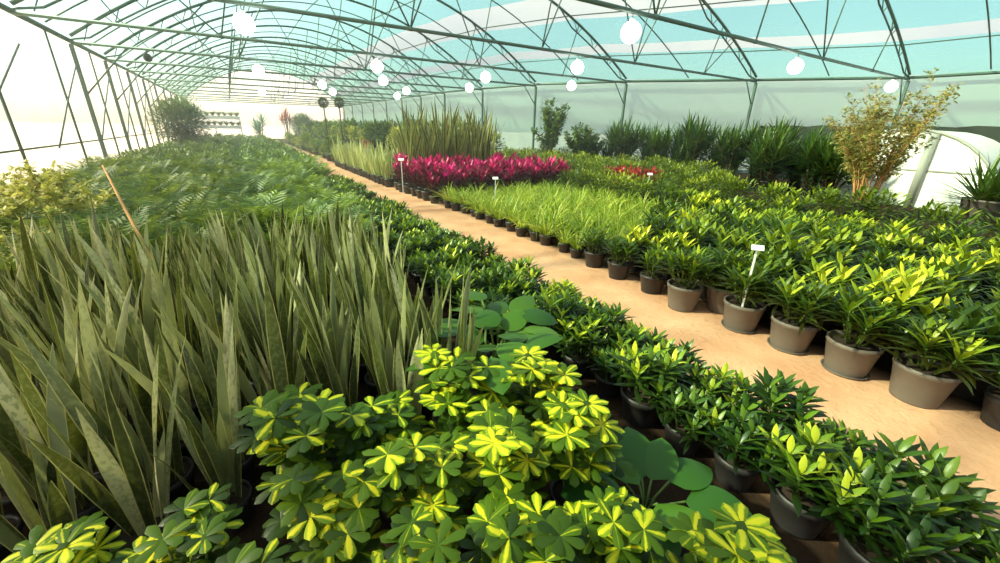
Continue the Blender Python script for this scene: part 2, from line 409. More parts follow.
def cane_plant(h, heads, L, W, mat, z0, n=34, spread=.3, up=.15, down=1.7):
    b = MB(); s = MB()
    for i in range(heads):
        az = i*2.399+R(-.3, .3); q = spread*math.sqrt((i+.15)/heads); H = h*R(.42, 1.0)
        top = np.array([q*math.cos(az), q*math.sin(az), H]); base = np.array([top[0]*.3, top[1]*.3, z0-.03])
        s.tube([base, (base+top)/2+np.array([0, 0, .05]), top], [.03, .026, .02], 7)
        for j in range(n):
            k = j/(n-1)
            b.leaf(top-np.array([0, 0, .3*(1-k)]), j*2.399+R(-.2, .2), down+(up-down)*k+R(-.12, .12), R(.0, .5), L*R(.8, 1.1), W*R(.85, 1.15), p_strap, 5, fold=.35, rr=min(1, max(0, k*.8+R(-.2, .3))))
    return s.mesh('canes', M['stem_brown']), b.mesh('foliage', mat)

def airy_shrub(h, w, nst, nlf, L, W, mat, z0, stem_mat, stem_r=.012, fan=1.0, base=.06):
    """Many thin stems rising from the pot, arching out, with twigs and sparse leaves."""
    b = MB(); s = MB()
    for i in range(nst):
        az = i*2.399+R(-.5, .5); q = w*math.sqrt(R(.03, 1)); H = h*R(.62, 1.02)*(1-.22*(q/w)**2)
        tip = np.array([q*math.cos(az), q*math.sin(az), H]); b0 = np.array([base*math.cos(az), base*math.sin(az), z0-.03])
        pts = []
        for k in range(6):
            t = k/5; p = b0+(tip-b0)*np.array([t**1.6, t**1.6, t])
            pts.append(p+np.array([R(-.02, .02), R(-.02, .02), 0])*h*.5*(k not in (0,)))
        s.tube(pts, [stem_r*(1-.8*k/5) for k in range(6)], 4)
        for k in range(nlf):
            t = R(.35, 1.02)*5; a = min(4, int(t)); p = pts[a]+(pts[a+1]-pts[a])*(t-a)
            az2 = R(0, 2*PI); tl = R(.06, .2)*h*.35
            e = p+np.array([math.cos(az2)*tl, math.sin(az2)*tl, R(-.4, .5)*tl])
            if k % 2 == 0: s.tube([p, e], stem_r*.16, 3, cap=False)
            for _ in range(3):
                e2 = p+(e-p)*R(.35, 1)
                b.leaf(e2, R(0, 2*PI), R(.6, 2.2), R(-.2, .7), L*R(.7, 1.2), W*R(.8, 1.2), p_oval, 2, fold=.2, roll=R(-.8, .8), rr=R(0, 1))
    return s.mesh('stems', stem_mat), b.mesh('foliage', mat)

def big_leaf(n, L, W, mat, z0, hp=.25):
    b = MB(); s = MB()
    for i in range(n):
        az = i*2.399+R(-.2, .2); e = R(.25, .9); pl = hp*R(.7, 1.1)
        c = np.array([math.cos(az)*math.sin(e)*pl, math.sin(az)*math.sin(e)*pl, z0+math.cos(e)*pl])
        s.tube([(0, 0, z0-.02), (c*np.array([.4, .4, 1])+np.array([0, 0, z0]))*np.array([1, 1, .55]), c], .005, 5)
        b.leaf(c, az, 1.15+R(-.25, .3), R(.4, .8), L*R(.8, 1.1), W*R(.85, 1.1), p_oval, 8, fold=.12, roll=R(-.3, .3), rr=R(0, 1))
    return s.mesh('stems', M['stem_green']), b.mesh('foliage', mat)

PG, PB = M['pot_grey'], M['pot_black']
def simple(pk, pr, ph, pm, fols): return [pot_parts(pk, pr, ph, pm)+[('foliage', f, None, None)] for f in fols]
def with_stems(pk, pr, ph, pm, pairs): return [pot_parts(pk, pr, ph, pm)+[('stem', a, None, None), ('foliage', f, None, None)] for a, f in pairs]

KINDS['snake'] = ('snake_plant', 'plant', make_snake(11, .84, .05, M['snake'], 'snake', .105, .17, PB, 12, lean=.13))
KINDS['snake_tall'] = ('tall_snake_plant', 'plant', make_snake(15, 1.75, .075, M['snake_tall'], 'tallsnake', .2, .42, PB, 3, spread=.17, lean=.06))
KINDS['snake_light'] = ('pale_snake_plant', 'plant', make_snake(9, .9, .06, M['snake_light'], 'lightsnake', .12, .2, PB, 3, lean=.12))
KINDS['scheff'] = ('schefflera', 'plant', with_stems('scheff', .1, .17, PB, [schefflera(.6, 5, .17) for _ in range(5)]))
KINDS['drac'] = ('dracaena', 'plant', make_headed('drac', .165, .26, PG, 7, 9, .19, .25, .27, 24, .235, .03, M['drac'], stem_r=.008, age=(0., .85), young=.35))
KINDS['drac_dark'] = ('dracaena', 'plant', make_headed('dracblack', .15, .22, PB, 4, 8, .17, .21, .24, 20, .2, .03, M['drac'], stem_r=.008, age=(0., .85), young=.4))
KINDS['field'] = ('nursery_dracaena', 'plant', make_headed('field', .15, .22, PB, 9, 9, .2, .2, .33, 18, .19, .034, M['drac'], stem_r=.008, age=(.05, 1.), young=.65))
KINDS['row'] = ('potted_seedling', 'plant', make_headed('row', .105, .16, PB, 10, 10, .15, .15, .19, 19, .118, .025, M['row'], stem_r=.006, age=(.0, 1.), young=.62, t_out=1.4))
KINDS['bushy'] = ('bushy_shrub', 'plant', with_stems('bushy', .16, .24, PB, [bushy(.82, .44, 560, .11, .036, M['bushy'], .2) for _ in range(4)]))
KINDS['fern'] = ('feathery_palm', 'plant', simple('fern', .12, .18, PB, [fern(13, .62, .16) for _ in range(4)]))
KINDS['grass'] = ('spider_plant', 'plant', simple('grass', .1, .15, PB, [grass_tuft(54, .46, .016, .13, M['grass'], lean=1.15) for _ in range(5)]))
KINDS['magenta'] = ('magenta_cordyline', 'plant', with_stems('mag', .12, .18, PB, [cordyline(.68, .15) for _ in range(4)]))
KINDS['broad'] = ('leafy_bedding_plant', 'plant', with_stems('fern', .12, .18, PB, [bushy(.6, .36, 200, .13, .06, M['broad'], .16, prof=p_oval, lobes=4) for _ in range(3)]))
KINDS['cane'] = ('sword_leaved_dracaena', 'plant', with_stems('cane', .22, .34, PB, [cane_plant(1.55, 10, .66, .055, M['dark'], .3, spread=.42, n=38) for _ in range(4)]))

# ------------------------------------------------------------------ the greenhouse
XL, ZE, HR = -4.0, 4.05, 3.5
RW = [(-6, 24.2), (2.3, 24.2), (6.6, 23.7), (10.9, 20.4), (15.2, 16.8), (19.5, 14.5), (23.8, 13.6), (28.1, 13.0), (60, 12.6), (90, 12.6)]
def xr(y):
    for (y0, a), (y1, b) in zip(RW, RW[1:]):
        if y <= y1: return a+(b-a)*max(0, (y-y0)/(y1-y0))
    return RW[-1][1]
def arch(u, y, dz=0.):
    a = (xr(y)-XL)/2; c = (xr(y)+XL)/2
    return (c+a*u, y, ZE+HR*(1-u*u)+dz)
BLOOM_DENSITY = .007
Y0, Y1, BAY = 2.3, 57.8, 4.3
TY = [Y0+BAY*i for i in range(14)]         # truss lines
TY = [t for t in TY if t < 59]
YN, YF = -5.5, 59.5

# floor: sandy path between the beds, dark ground cover under the plants
m, nt, out = new_mat('earth_floor')
g = nd(nt, 'ShaderNodeNewGeometry'); sp = nd(nt, 'ShaderNodeSeparateXYZ'); nt.links.new(g.outputs['Position'], sp.inputs[0])
n1 = nd(nt, 'ShaderNodeTexNoise', ins={'Scale': 1.4, 'Detail': 6.}); n2 = nd(nt, 'ShaderNodeTexNoise', ins={'Scale': 14., 'Detail': 8., 'Roughness': .65})
for n in (n1, n2): nt.links.new(g.outputs['Position'], n.inputs['Vector'])
wob = math_n(nt, 'MULTIPLY', math_n(nt, 'SUBTRACT', n1.outputs[0], .5), .35)
xx = math_n(nt, 'ADD', sp.outputs[0], wob)
ka = math_n(nt, 'MULTIPLY', math_n(nt, 'SUBTRACT', xx, 1.95), 5., clamp=True)
kb = math_n(nt, 'MULTIPLY', math_n(nt, 'SUBTRACT', 4.05, xx), 4., clamp=True)
k = math_n(nt, 'MULTIPLY', ka, kb)
sandc = mix_c(nt, math_n(nt, 'MULTIPLY', math_n(nt, 'SUBTRACT', n1.outputs[0], .35), 2.5, clamp=True), G(196, 142, 108), G(226, 176, 142))
sandc = mix_c(nt, math_n(nt, 'MULTIPLY', math_n(nt, 'SUBTRACT', n2.outputs[0], .56), 3., clamp=True), sandc, G(172, 122, 92))
darkc = mix_c(nt, n2.outputs[0], G(30, 22, 18), G(66, 48, 36))
colr = mix_c(nt, k, darkc, sandc)
p = nd(nt, 'ShaderNodeBsdfPrincipled', ins={'Roughness': .95, 'Specular IOR Level': .1}); nt.links.new(colr, p.inputs['Base Color'])
bp = nd(nt, 'ShaderNodeBump', ins={'Strength': .5, 'Distance': .03}); nt.links.new(n2.outputs[0], bp.inputs['Height']); nt.links.new(bp.outputs[0], p.inputs['Normal'])
nt.links.new(p.outputs[0], out.inputs[0]); M['floor'] = m
b = MB()
fy = [YN-.2, 2.3, 6.6, 10.9, 15.2, 19.5, 23.8, 28.1, YF+.2]
vs = []
for y in fy: vs += [(XL-.2, y, 0), (xr(y)+.2, y, 0)]
b.add(vs, [(2*i, 2*i+1, 2*i+3, 2*i+2) for i in range(len(fy)-1)])
struct('floor', b.mesh('floor', M['floor'], False))
b = MB(); b.box((-160, -120, -.4), (220, 260, -.04))
struct('ground_outside', b.mesh('ground', plain('dry_ground', G(206, 190, 160), .95, 0, .12, .3), False))

film_teal = film_mat('teal_roof_film', (.68, .94, .72), (.34, .62, .54), .66, streak=.12)
film_milk = film_mat('milky_roof_film', (.72, .94, .80), (.36, .53, .47), .66, streak=.3)
film_white = film_mat('white_overlap_film', (.9, .92, .86), (.62, .66, .60), .22, streak=.1)
film_wall = film_mat('cream_wall_film', (.84, .90, .86), (.66, .63, .54), .42, streak=.4)
film_right = film_mat('pale_green_wall_film', (.70, .88, .82), (.46, .60, .54), .16, streak=.16)

# roof skin
us = np.concatenate([np.linspace(-1, 1, 41)])
ys = [YN]+[y for y in np.arange(-2, YF, BAY/4)]+[YF]
b = MB(); nu = len(us)
vs = []
for y in ys:
    for u in us:
        w = .05*math.sin(PI*((y-Y0)/BAY % 1))
        vs.append(arch(u, y, .09-w))
b.v = vs; b.n = len(vs); b.uv = [(0, 0)]*len(vs); b.r = [.5]*len(vs)
for i in range(len(ys)-1):
    for j in range(nu-1):
        u = (us[j]+us[j+1])/2
        b.f.append((i*nu+j, i*nu+j+1, (i+1)*nu+j+1, (i+1)*nu+j))
        mi = 0
        if u < -.02: mi = 1
        if .5 < u < .64: mi = 2
        if .8 < u < .87: mi = 2
        b.m.append(mi)
struct('ceiling', b.mesh('roof_film', [film_teal, film_milk, film_white]))

def wall_strip(pts_y, xf, z0, z1, mat, name, nz=6, bulge=.05):
    b = MB(); vs = []
    for i, y in enumerate(pts_y):
        for k in range(nz+1):
            q = k/nz; w = bulge*math.sin(PI*((y-Y0)/BAY % 1))*math.sin(PI*q)+.02*math.sin(7*q+3*y)
            vs.append((xf(y)+w, y, z0+(z1-z0)*q))
    fs = [(i*(nz+1)+k, i*(nz+1)+k+1, (i+1)*(nz+1)+k+1, (i+1)*(nz+1)+k) for i in range(len(pts_y)-1) for k in range(nz)]
    b.add(vs, fs)
    return struct(name, b.mesh(name, mat))
wy = list(np.arange(YN, YF, BAY/4))+[YF]
wall_strip(wy, lambda y: XL-.12, 0, ZE+.09, film_wall, 'wall_left', bulge=-.06)
wall_strip(wy, lambda y: xr(y)+.12, 0, ZE+.09, film_right, 'wall_right')
def gable(y, mat, name):
    b = MB(); vs = []
    for u in us:
        x, _, z = arch(u, y, .09); vs += [(x, y, 0), (x, y, z)]
    b.add(vs, [(2*i, 2*i+2, 2*i+3, 2*i+1) for i in range(nu-1)])
    return struct(name, b.mesh(name, mat))
gable(YF, film_mat('bright_end_film', (.98, .95, .86), (.97, .95, .88), .35), 'wall_back')
gable(YN, film_wall, 'wall_front')

# ------------------------------------------------------------------ steel frame
def P_(name, b, root, mat='steel'): return link(name, b.mesh(name, M[mat]), root)
wherey = ['first', 'second', 'third', 'fourth', 'fifth', 'sixth', 'seventh', 'eighth', 'ninth', 'tenth', 'eleventh', 'twelfth', 'thirteenth', 'fourteenth']
for i, y in enumerate(TY):
    t = thing('roof_truss', f'grey steel arched roof truss with web bars, {wherey[i]} across the greenhouse counted from near end', 'roof truss', (0, y, 0), group='arched roof trusses')
    xa, xb = XL+.1, xr(y)-.1
    lp = lambda u, dz=0.: (arch(u, y, dz)[0], 0, arch(u, y, dz)[2])
    b = MB(); b.tube([(xa, 0, ZE-.08), (xb, 0, ZE-.08)], .045, 7); P_('tie_bar', b, t)
    b = MB(); b.tube([lp(u) for u in np.linspace(-.985, .985, 33)], .05, 7); P_('arch', b, t)
    for sg in (-1, 1):                      # lattice of the arch's haunch
        b = MB(); q = [lp(sg*u, -.34 if u < .97 else -.1) for u in np.linspace(.985, .58, 9)]; q[-1] = lp(sg*.56)
        b.tube(q, .03, 6)
        for k, u in enumerate(np.linspace(.93, .64, 7)):
            b.tube([lp(sg*u), lp(sg*(u-.022 if k % 2 else u+.022), -.33)], .016, 5)
        P_('haunch_lattice', b, t)
    nn = max(4, int(round((xb-xa)/4.2)))
    for k in range(1, nn):
        f = k/nn; u = -1+2*f; x0 = arch(u, y)[0]
        b = MB(); du = 1.0/nn; b.tube([(x0-.03, 0, ZE-.08), (x0+.03, 0, ZE-.08)], .055, 6)
        for dd in (-.8, .35, .8)[(i+k) % 2:3-(i % 2)]:
            uu = u+dd*du
            if abs(uu) < .96: b.tube([(x0, 0, ZE-.08), lp(uu)], .022, 5)
        P_('web_fan', b, t)
    for xx, sg in ((xa, 1), (xb, -1)):
        if i == 3 and sg > 0: continue
        b = MB(); b.tube([(xx, 0, 2.45 if sg > 0 else 3.0), (xx+sg*(1.35 if sg > 0 else .8), 0, ZE-.1)], .025, 6); P_('knee_brace', b, t)
for i, y in enumerate(np.array(TY[:-1])+BAY/2):
    b = MB(); b.tube([(arch(u, y)[0], 0, arch(u, y)[2]) for u in np.linspace(-.985, .985, 29)], .024, 6)
    thing('roof_hoop', f'thin grey pipe hoop under the roof film, between the {wherey[i]} and {wherey[i+1]} trusses', 'hoop', (0, y, 0), group='thin roof hoops', mesh=b.mesh('roof_hoop', M['steel']))
b_post = MB(); b_post.box((-.05, -.05, 0), (.05, .05, ZE-.13)); post_me = None
def post(sidelab, i, x, y):
    global post_me
    t = thing('frame_post', f'grey square steel post on the {sidelab}, {wherey[i]} from the near end', 'post', (x, y, 0), group='frame posts along the '+sidelab)
    if post_me is None:
        post_me = b_post.mesh('post_shaft', M['steel'], False)
        b = MB(); b.box((-.13, -.13, 0), (.13, .13, .018)); post.base = b.mesh('base_plate', M['steel'], False)
    link('shaft', post_me, t); link('base_plate', post.base, t)
for i, y in enumerate(TY):
    if i != 3: post('cream left wall', i-(i > 3), XL+.1, y)
    post('pale green wall', i, xr(y)-.1, y)
for i, y in enumerate(np.array(TY[:8])+BAY/2):
    b = MB(); b.tube([(0, 0, 0), (0, 0, ZE-.1)], .03, 6)
    thing('side_pipe', f'thin upright pipe on the cream left wall, {wherey[i]} gap between posts from near end', 'pipe', (XL+.08, y, 0), group='thin wall pipes', mesh=b.mesh('side_pipe', M['steel']))
for i, y in enumerate(TY[1:9]):
    b = MB(); b.tube([(0, 0, 1.0), (0, BAY*.47, 2.2), (0, BAY*.94, 3.3)], .022, 6)
    thing('diagonal_brace', f'diagonal pipe brace along the cream left wall in its {wherey[i+1]} bay', 'brace', (XL+.12, y, 0), group='diagonal wall braces', mesh=b.mesh('diagonal_brace', M['steel']))
purl = [('left haunch', -.86), ('left slope', -.62), ('left upper slope', -.33), ('ridge', 0.), ('right upper slope', .33), ('right slope', .62), ('right haunch', .86)]
for nm, u in purl:
    b = MB(); b.tube([arch(u, y, .03) for y in [YN+.1]+TY+[YF-.1]], .022, 6)
    thing('roof_purlin', f'long grey pipe running the length of the roof along its {nm}', 'purlin', group='roof purlins', mesh=b.mesh('roof_purlin', M['steel']))
b = MB(); b.tube([(XL+.06, y, ZE-.02) for y in (YN+.1, YF-.1)], .07, 8)
thing('eave_gutter', 'grey steel eave rail along the top of the cream left wall', 'gutter', mesh=b.mesh('eave_rail', M['steel']))
b = MB(); b.tube([(xr(y)-.16, y, ZE-.02) for y in [YN+.1]+TY+[YF-.1]], .055, 8)
thing('eave_gutter', 'grey steel eave rail along the top of the pale green right wall', 'gutter', mesh=b.mesh('eave_rail', M['steel']))
b = MB(); b.tube([(XL+.02, y, 1.05) for y in (YN+.1, YF-.1)], .022, 6)
thing('wall_batten', 'low horizontal pipe along the cream left wall at waist height', 'pipe', mesh=b.mesh('low_batten', M['steel']))

# hanging lamps, each on the tie bar of a truss
def globe(r, n=14):
    return [(max(.001, r*math.sin(PI*k/n)), -r*math.cos(PI*k/n)) for k in range(n+1)]
lamp_at = [(14.2, 6.6, 'over the field of dracaenas'), (7.2, 6.6, 'high over the path-side beds'), (22.0, 6.6, 'beside the weeping tree'),
           (.55, 10.9, 'over the feathery palms'), (9.65, 10.9, 'above the spider plants'), (4.5, 15.2, 'over the magenta bed, far side'), (8.75, 15.2, 'above the tall snake plants'),
           (13.2, 15.2, 'near the pale green wall'), (1.2, 19.5, 'over the middle of the left bed'), (6.0, 19.5, 'over the bench plants'), (10.3, 19.5, 'behind the tall snake plants'),
           (4.2, 23.8, 'far along above the path'), (8.6, 23.8, 'far along by the wall bay'), (5.5, 28.1, 'towards the far end'), (9.5, 28.1, 'far end by the green wall'), (2., 32.4, 'deep in the hall above the path')]
b = MB(); b.lathe(globe(.2)); gl = b.mesh('lamp_globe', M['bulb'])
b = MB(); b.lathe([(.001, .25), (.05, .25), (.055, .23), (.055, .2), (.07, .17), (.001, .17)], 12); skm = b.mesh('lamp_socket', M['white'])
b = MB(); b.tube([(0, 0, .24), (0, 0, .36)], .008, 5); cdm = b.mesh('lamp_cord', M['black'])
for x, y, w in lamp_at:
    t = thing('hanging_lamp', f'lit white globe lamp hanging from a roof truss {w}', 'lamp', (x, y, ZE-.085-.36), group='hanging globe lamps')
    link('globe', gl, t); link('socket', skm, t); link('cord', cdm, t)
b = MB(); b.lathe(globe(.13)); bl = b.mesh('dark_globe', M['black'])
t = thing('unlit_lamp', 'unlit black ball lamp hanging under the roof near the cream left wall', 'lamp', (-2.06, 19.5, ZE-.085-.25))
link('globe', bl, t)
b = MB(); b.tube([(0, 0, .12), (0, 0, .25)], .012, 5); link('cord', b.mesh('cord', M['black']), t)

# ------------------------------------------------------------------ planting
def jit(a): return R(-a, a)
# schefflera at the camera's feet
SCH = [(-.66, 1.36, .82, 'against the dark snake plants at the far left'), (-.36, 1.30, .84, 'second from the left corner, by the snake plants'), (.02, 1.52, 1.12, 'tallest one poking up among the snake plants'),
       (.36, 1.42, .95, 'just below the narrow snake leaves'), (.70, 1.42, 1.06, 'below the broad blue-green leaves'), (1.04, 1.32, 1.06, 'top corner nearest the path-side seedlings'),
       (-.24, .98, .88, 'nearest corner under the bright yellow rosette'), (.07, 1.14, .95, 'in the middle of the front clump'), (.40, 1.06, .98, 'centre of the clump, one back from the edge'), (.73, 1.05, 1.0, 'beside the centre, towards the path'),
       (1.03, .96, 1.0, 'next to the wide glossy leaf'), (.22, .74, .92, 'front edge, below the middle of the clump'), (.56, .72, .93, 'front edge, second towards the path'), (.87, .64, .86, 'front edge below the wide glossy leaf'),
       (.74, .32, .86, 'nearest to the dark aisle at the bottom edge'), (1.06, .3, .98, 'bottom edge beside the path-side seedlings')]
for i, (x, y, s, w) in enumerate(SCH):
    put('scheff', (x, y, 0), f'yellow variegated schefflera {w}', 'variegated scheffleras', scale=s, var=i)
KINDS['bigleaf'] = ('philodendron', 'plant', with_stems('big', .1, .16, PB, [big_leaf(11, .27, .19, M['bigleaf'], .14, .2), big_leaf(11, .19, .12, M['bigleaf'], .14, .3)]))
put('bigleaf', (1.22, .72, 0), 'wide glossy green leaves beside the schefflera at the dark aisle', None, rz=2., scale=1., var=0)
put('bigleaf', (1.0, 1.72, 0), 'broad blue-green leaved plant between snake plants and schefflera', None, scale=1.45, var=1)
put('bigleaf', (1.25, 1.98, 0), 'second broad-leaved plant just behind the blue-green one', None, scale=1.4, var=1)

# snake plants
rows = [1.72+.28*i for i in range(11)]
for ri, y in enumerate(rows):
    x = .78+.015*ri; ci = 0
    xmin = -.40*y-.55
    while x > xmin:
        xx, yy = x+jit(.016), y+jit(.016)
        if not (ri == 0 and -.2 < xx < .25):
            lab = f'snake plant in the {ordw(ri)} row behind the schefflera, {ordw(ci)} from the path side'
            put('snake', (xx, yy, 0), lab, 'snake plant bed', scale=R(.92, 1.12))
        x -= .27; ci += 1

# rows of seedlings left of the path
for li, (xc, ya, nm) in enumerate(((2.22, -.15, 'path-edge row'), (1.91, .12, 'middle row'), (1.56, 2.3, 'inner row'))):
    n = 0; y = ya
    while y < 12.6:
        lab = f'green seedling in black pot, {nm} left of path, {ordw(n)} from near end'
        put('row', (xc+jit(.04), y, 0), lab, 'seedlings left of the path', scale=R(.9, 1.3))
        y += .285+.006*y; n += 1

# feathery palms beyond the snake plants
WISPY = ((-1.75, 5.6, .65), (-2.3, 6.2, .75), (-2.75, 6.9, .85), (-2.0, 7.3, .9), (-2.5, 8.4, 1.0), (-3.0, 9.6, .9))
ri = 0; y = 5.15
while y < 15.5:
    x = 1.05 if y < 12.6 else 1.9; ci = 0
    while x > max(-3.5, -.42*y-.6 + (1.0 if y < 8 else 0)):
        fx, fy = x+jit(.1), y+jit(.1)
        if all((fx-a)**2+(fy-c)**2 > .1 for a, c, _ in WISPY): put('fern', (fx, fy, 0), f'feathery green palm, {ordw(ri)} row beyond the snake plants, {ordw(ci)} from the path' if ri < 12 else 'feathery green palm deep in the far rows of the palm bed', 'feathery palm bed' if ri < 12 else 'far feathery palms', scale=R(.85, 1.15))
        x -= .46; ci += 1
    y += .46+.02*ri; ri += 1
ri = 0
while y < 47:
    x = 2.0; ci = 0
    while x > -3.4:
        if not (x < -1.4 and 28.8 < y < 31.6):
            put('broad', (x+jit(.12), y+jit(.12), 0), 'low leafy bedding plant in the hazy far half of the left bed', 'far bedding plants', scale=R(.85, 1.2))
        x -= .62 if ri < 10 else .8; ci += 1
    y += .62+.02*ri; ri += 1

# big pots of dracaena along the right edge of the path
FR = [(3.86, .02, 'black pot, nearest at the edge of view', 'drac_dark'), (3.74, .43, 'large grey pot, nearest grey one', 'drac'), (3.73, .83, 'large grey pot, second grey one from near end', 'drac'),
      (3.74, 1.24, 'large grey pot, just nearer than the white tag', 'drac'), (3.74, 1.66, 'grey pot that holds the white tag', 'drac'), (3.98, 1.98, 'grey pot set back behind the white tag', 'drac'), (3.66, 2.22, 'grey pot, first beyond the white tag', 'drac'),
      (3.76, 2.68, 'small black pot, second beyond the white tag', 'drac_dark'), (3.78, 3.2, 'small black pot, third beyond the white tag', 'drac_dark'), (3.84, 3.68, 'small black pot, fourth beyond the white tag', 'drac_dark')]
sm = saucer_mesh(.15)
for i, (x, y, w, k) in enumerate(FR):
    r = put(k, (x, y, 0), f'green dracaena on the path edge in {w}', 'dracaenas along the path', scale=1.02 if k == 'drac' else .95, var=i)
    if i in (2, 3, 4): link('saucer', sm, r)
# white plant tags
b = MB(); b.box((-.008, -.004, 0), (.008, .004, .6)); stk = b.mesh('tag_stake', M['white'], False)
b = MB(); b.box((-.05, -.005, -.026), (.05, .005, .026), M=Matrix.Translation((0, -.01, .62)) @ Matrix.Rotation(-.7, 4, 'X')); crd = b.mesh('tag_card', M['white'], False)
def tag(loc, s, rz, lab):
    t = thing('plant_tag', lab, 'plant tag', loc, rz, s, group='white plant tags'); link('stake', stk, t); link('card', crd, t)
tag((3.62, 1.62, .22), .95, -.9, 'white card tag on a stake in a grey dracaena pot by the path')
tag((4.4, 7.2, .05), 1.15, -.5, 'small white tag standing among the yellow-green spider plants')
tag((3.55, 10.5, .05), 1.4, -.5, 'tall white tag at the path corner of the magenta bed')
tag((8.2, 6.4, .05), 1.2, -.5, 'thin white tag in the bushes by the red leaved plants')

# the field right of the path
def ord_lab(kindtxt, ri, ci, lim=11):
    return f'{kindtxt}, {ordw(ri)} row in from the path, {ordw(ci)} from near end'
ri = 0; x = 4.16
while x < 8.3:
    y = -.7+.42*0 if x < 5 else -.5+.1*ri; ci = 0
    ymax = 3.75 if x < 6.9 else 5.6
    while y < ymax:
        if y > .16*x-1.5:
            put('field', (x+jit(.06), y+jit(.06), 0), ord_lab('green dracaena in the field', ri, ci), 'dracaena field', scale=R(.95, 1.35))
        y += .5; ci += 1
    x += .5 if ri % 3 != 2 else .62; ri += 1
# bushes behind the field
ri = 0; x = 8.75
while x < 13.1:
    y = .12*x-.3; ci = 0
    while y < 17.5:
        if x < 9.3+max(0, y-4.6)*1.15 and x < xr(y)-1.2 and not (x < 10.2 and 6.7 < y < 8.6):
            put('bushy', (x+jit(.12), y+jit(.12), 0), ord_lab('rounded shrub behind the dracaenas', ri, ci) if ci < 22 else 'rounded bushy shrub far along the back rows', 'back rows of bushy shrubs' if ci < 22 else 'far bushy shrubs', scale=R(.85, 1.12))
        y += .8; ci += 1
    x += .84; ri += 1
ri = 0
for x in (7.5, 8.1):
    y = 5.9; ci = 0
    while y < 8.8:
        put('bushy', (x+jit(.05), y, 0), f'rounded bushy shrub edging the spider plants, {ordw(ci)} from near in the {("inner", "outer")[ri]} line', 'shrubs edging the spider plants', scale=R(.8, .95)); y += .62; ci += 1
    ri += 1
# spider plants
ri = 0; x = 3.92
while x < 7.1:
    y = 4.08; ci = 0
    while y < 8.45:
        put('grass', (x+jit(.05), y+jit(.05), 0), ord_lab('yellow-green spider plant', ri, ci), 'spider plant bed', scale=R(.95, 1.2)); y += .36; ci += 1
    x += .38; ri += 1
# magenta cordylines
ri = 0; x = 3.8
while x < 8.3:
    y = 9.05+.0*x; ci = 0
    while y < 11.6:
        put('magenta', (x+jit(.05), y+jit(.05), 0), ord_lab('magenta cordyline', ri, ci), 'magenta cordyline bed', scale=R(1.0, 1.35)); y += .42; ci += 1
    x += .42; ri += 1
# red leaved plants
KINDS['red'] = ('red_leaved_plant', 'plant', with_stems('red', .12, .18, PB, [bushy(.5, .26, 220, .09, .035, M['red'], .15) for _ in range(2)]))
for i, (x, y) in enumerate(((7.75, 7.55), (8.2, 7.85), (7.9, 8.15), (8.5, 7.5))):
    put('red', (x+1.2, y+.1, 0), f'low red leaved plant among the bushes by the spider plants, {ordw(i)} of four', 'red leaved plants', scale=1.5)
# tall snake plants behind the magenta bed
i = 0
for y in (12.2, 12.75, 13.3):
    for x in (4.35, 4.9, 5.45, 6.0, 6.55, 7.1):
        put('snake_tall', (x+jit(.025)+(y-12.2)*.35, y+jit(.02), 0), f'tall snake plant behind the magenta bed, {("front", "middle", "back")[i//6]} row, {ordw(i % 6)} from the path', 'tall snake plants', scale=R(1.05, 1.2)); i += 1
# pale snake plants along the path further on
n = 0; y = 12.2
while y < 20:
    for q in range(2):
        put('snake_light', (3.72+.42*q+jit(.02), y+jit(.02), 0), f'pale striped snake plant in the {("front", "second")[q]} line along the path, {ordw(n)} beyond the magenta bed', 'pale snake plants by the path', scale=R(1.0, 1.35))
    y += .4; n += 1

# benches with mixed plants further along on the right
def bench(y0, y1, x0, x1, h, lab):
    t = thing('plant_bench', lab, 'bench', (x0, y0, 0), group='timber plant benches')
    b = MB(); n = 7
    for k in range(n):
        xa = (x1-x0)*k/n; b.box((xa+.01, 0, h-.035), (xa+(x1-x0)/n-.02, y1-y0, h))
    link('slat_top', b.mesh('slat_top', M['wood'], False), t)
    for xx in (.05, x1-x0-.05):
        b = MB(); b.box((xx-.03, .02, h-.11), (xx+.03, y1-y0-.02, h-.036)); link('rail', b.mesh('rail', M['wood'], False), t)
        for yy in (.1, y1-y0-.1):
            b = MB(); b.box((xx-.035, yy-.035, 0), (xx+.035, yy+.035, h-.111)); link('leg', b.mesh('leg', M['wood'], False), t)
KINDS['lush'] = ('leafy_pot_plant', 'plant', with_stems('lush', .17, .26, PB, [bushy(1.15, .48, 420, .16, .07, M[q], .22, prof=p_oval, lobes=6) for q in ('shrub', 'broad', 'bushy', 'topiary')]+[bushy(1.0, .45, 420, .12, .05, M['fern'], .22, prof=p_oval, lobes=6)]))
KINDS['lushpale'] = ('pale_leaved_pot_plant', 'plant', with_stems('lush', .17, .26, PB, [bushy(.95, .42, 380, .12, .05, M['yellowshrub'], .22, prof=p_oval, lobes=5)]))
KINDS['terra'] = ('terracotta_potted_plant', 'plant', with_stems('terra', .3, .42, M['terracotta'], [bushy(1.0, .42, 300, .13, .055, M['shrub'], .38, prof=p_oval, lobes=5)]))
by = 14.6
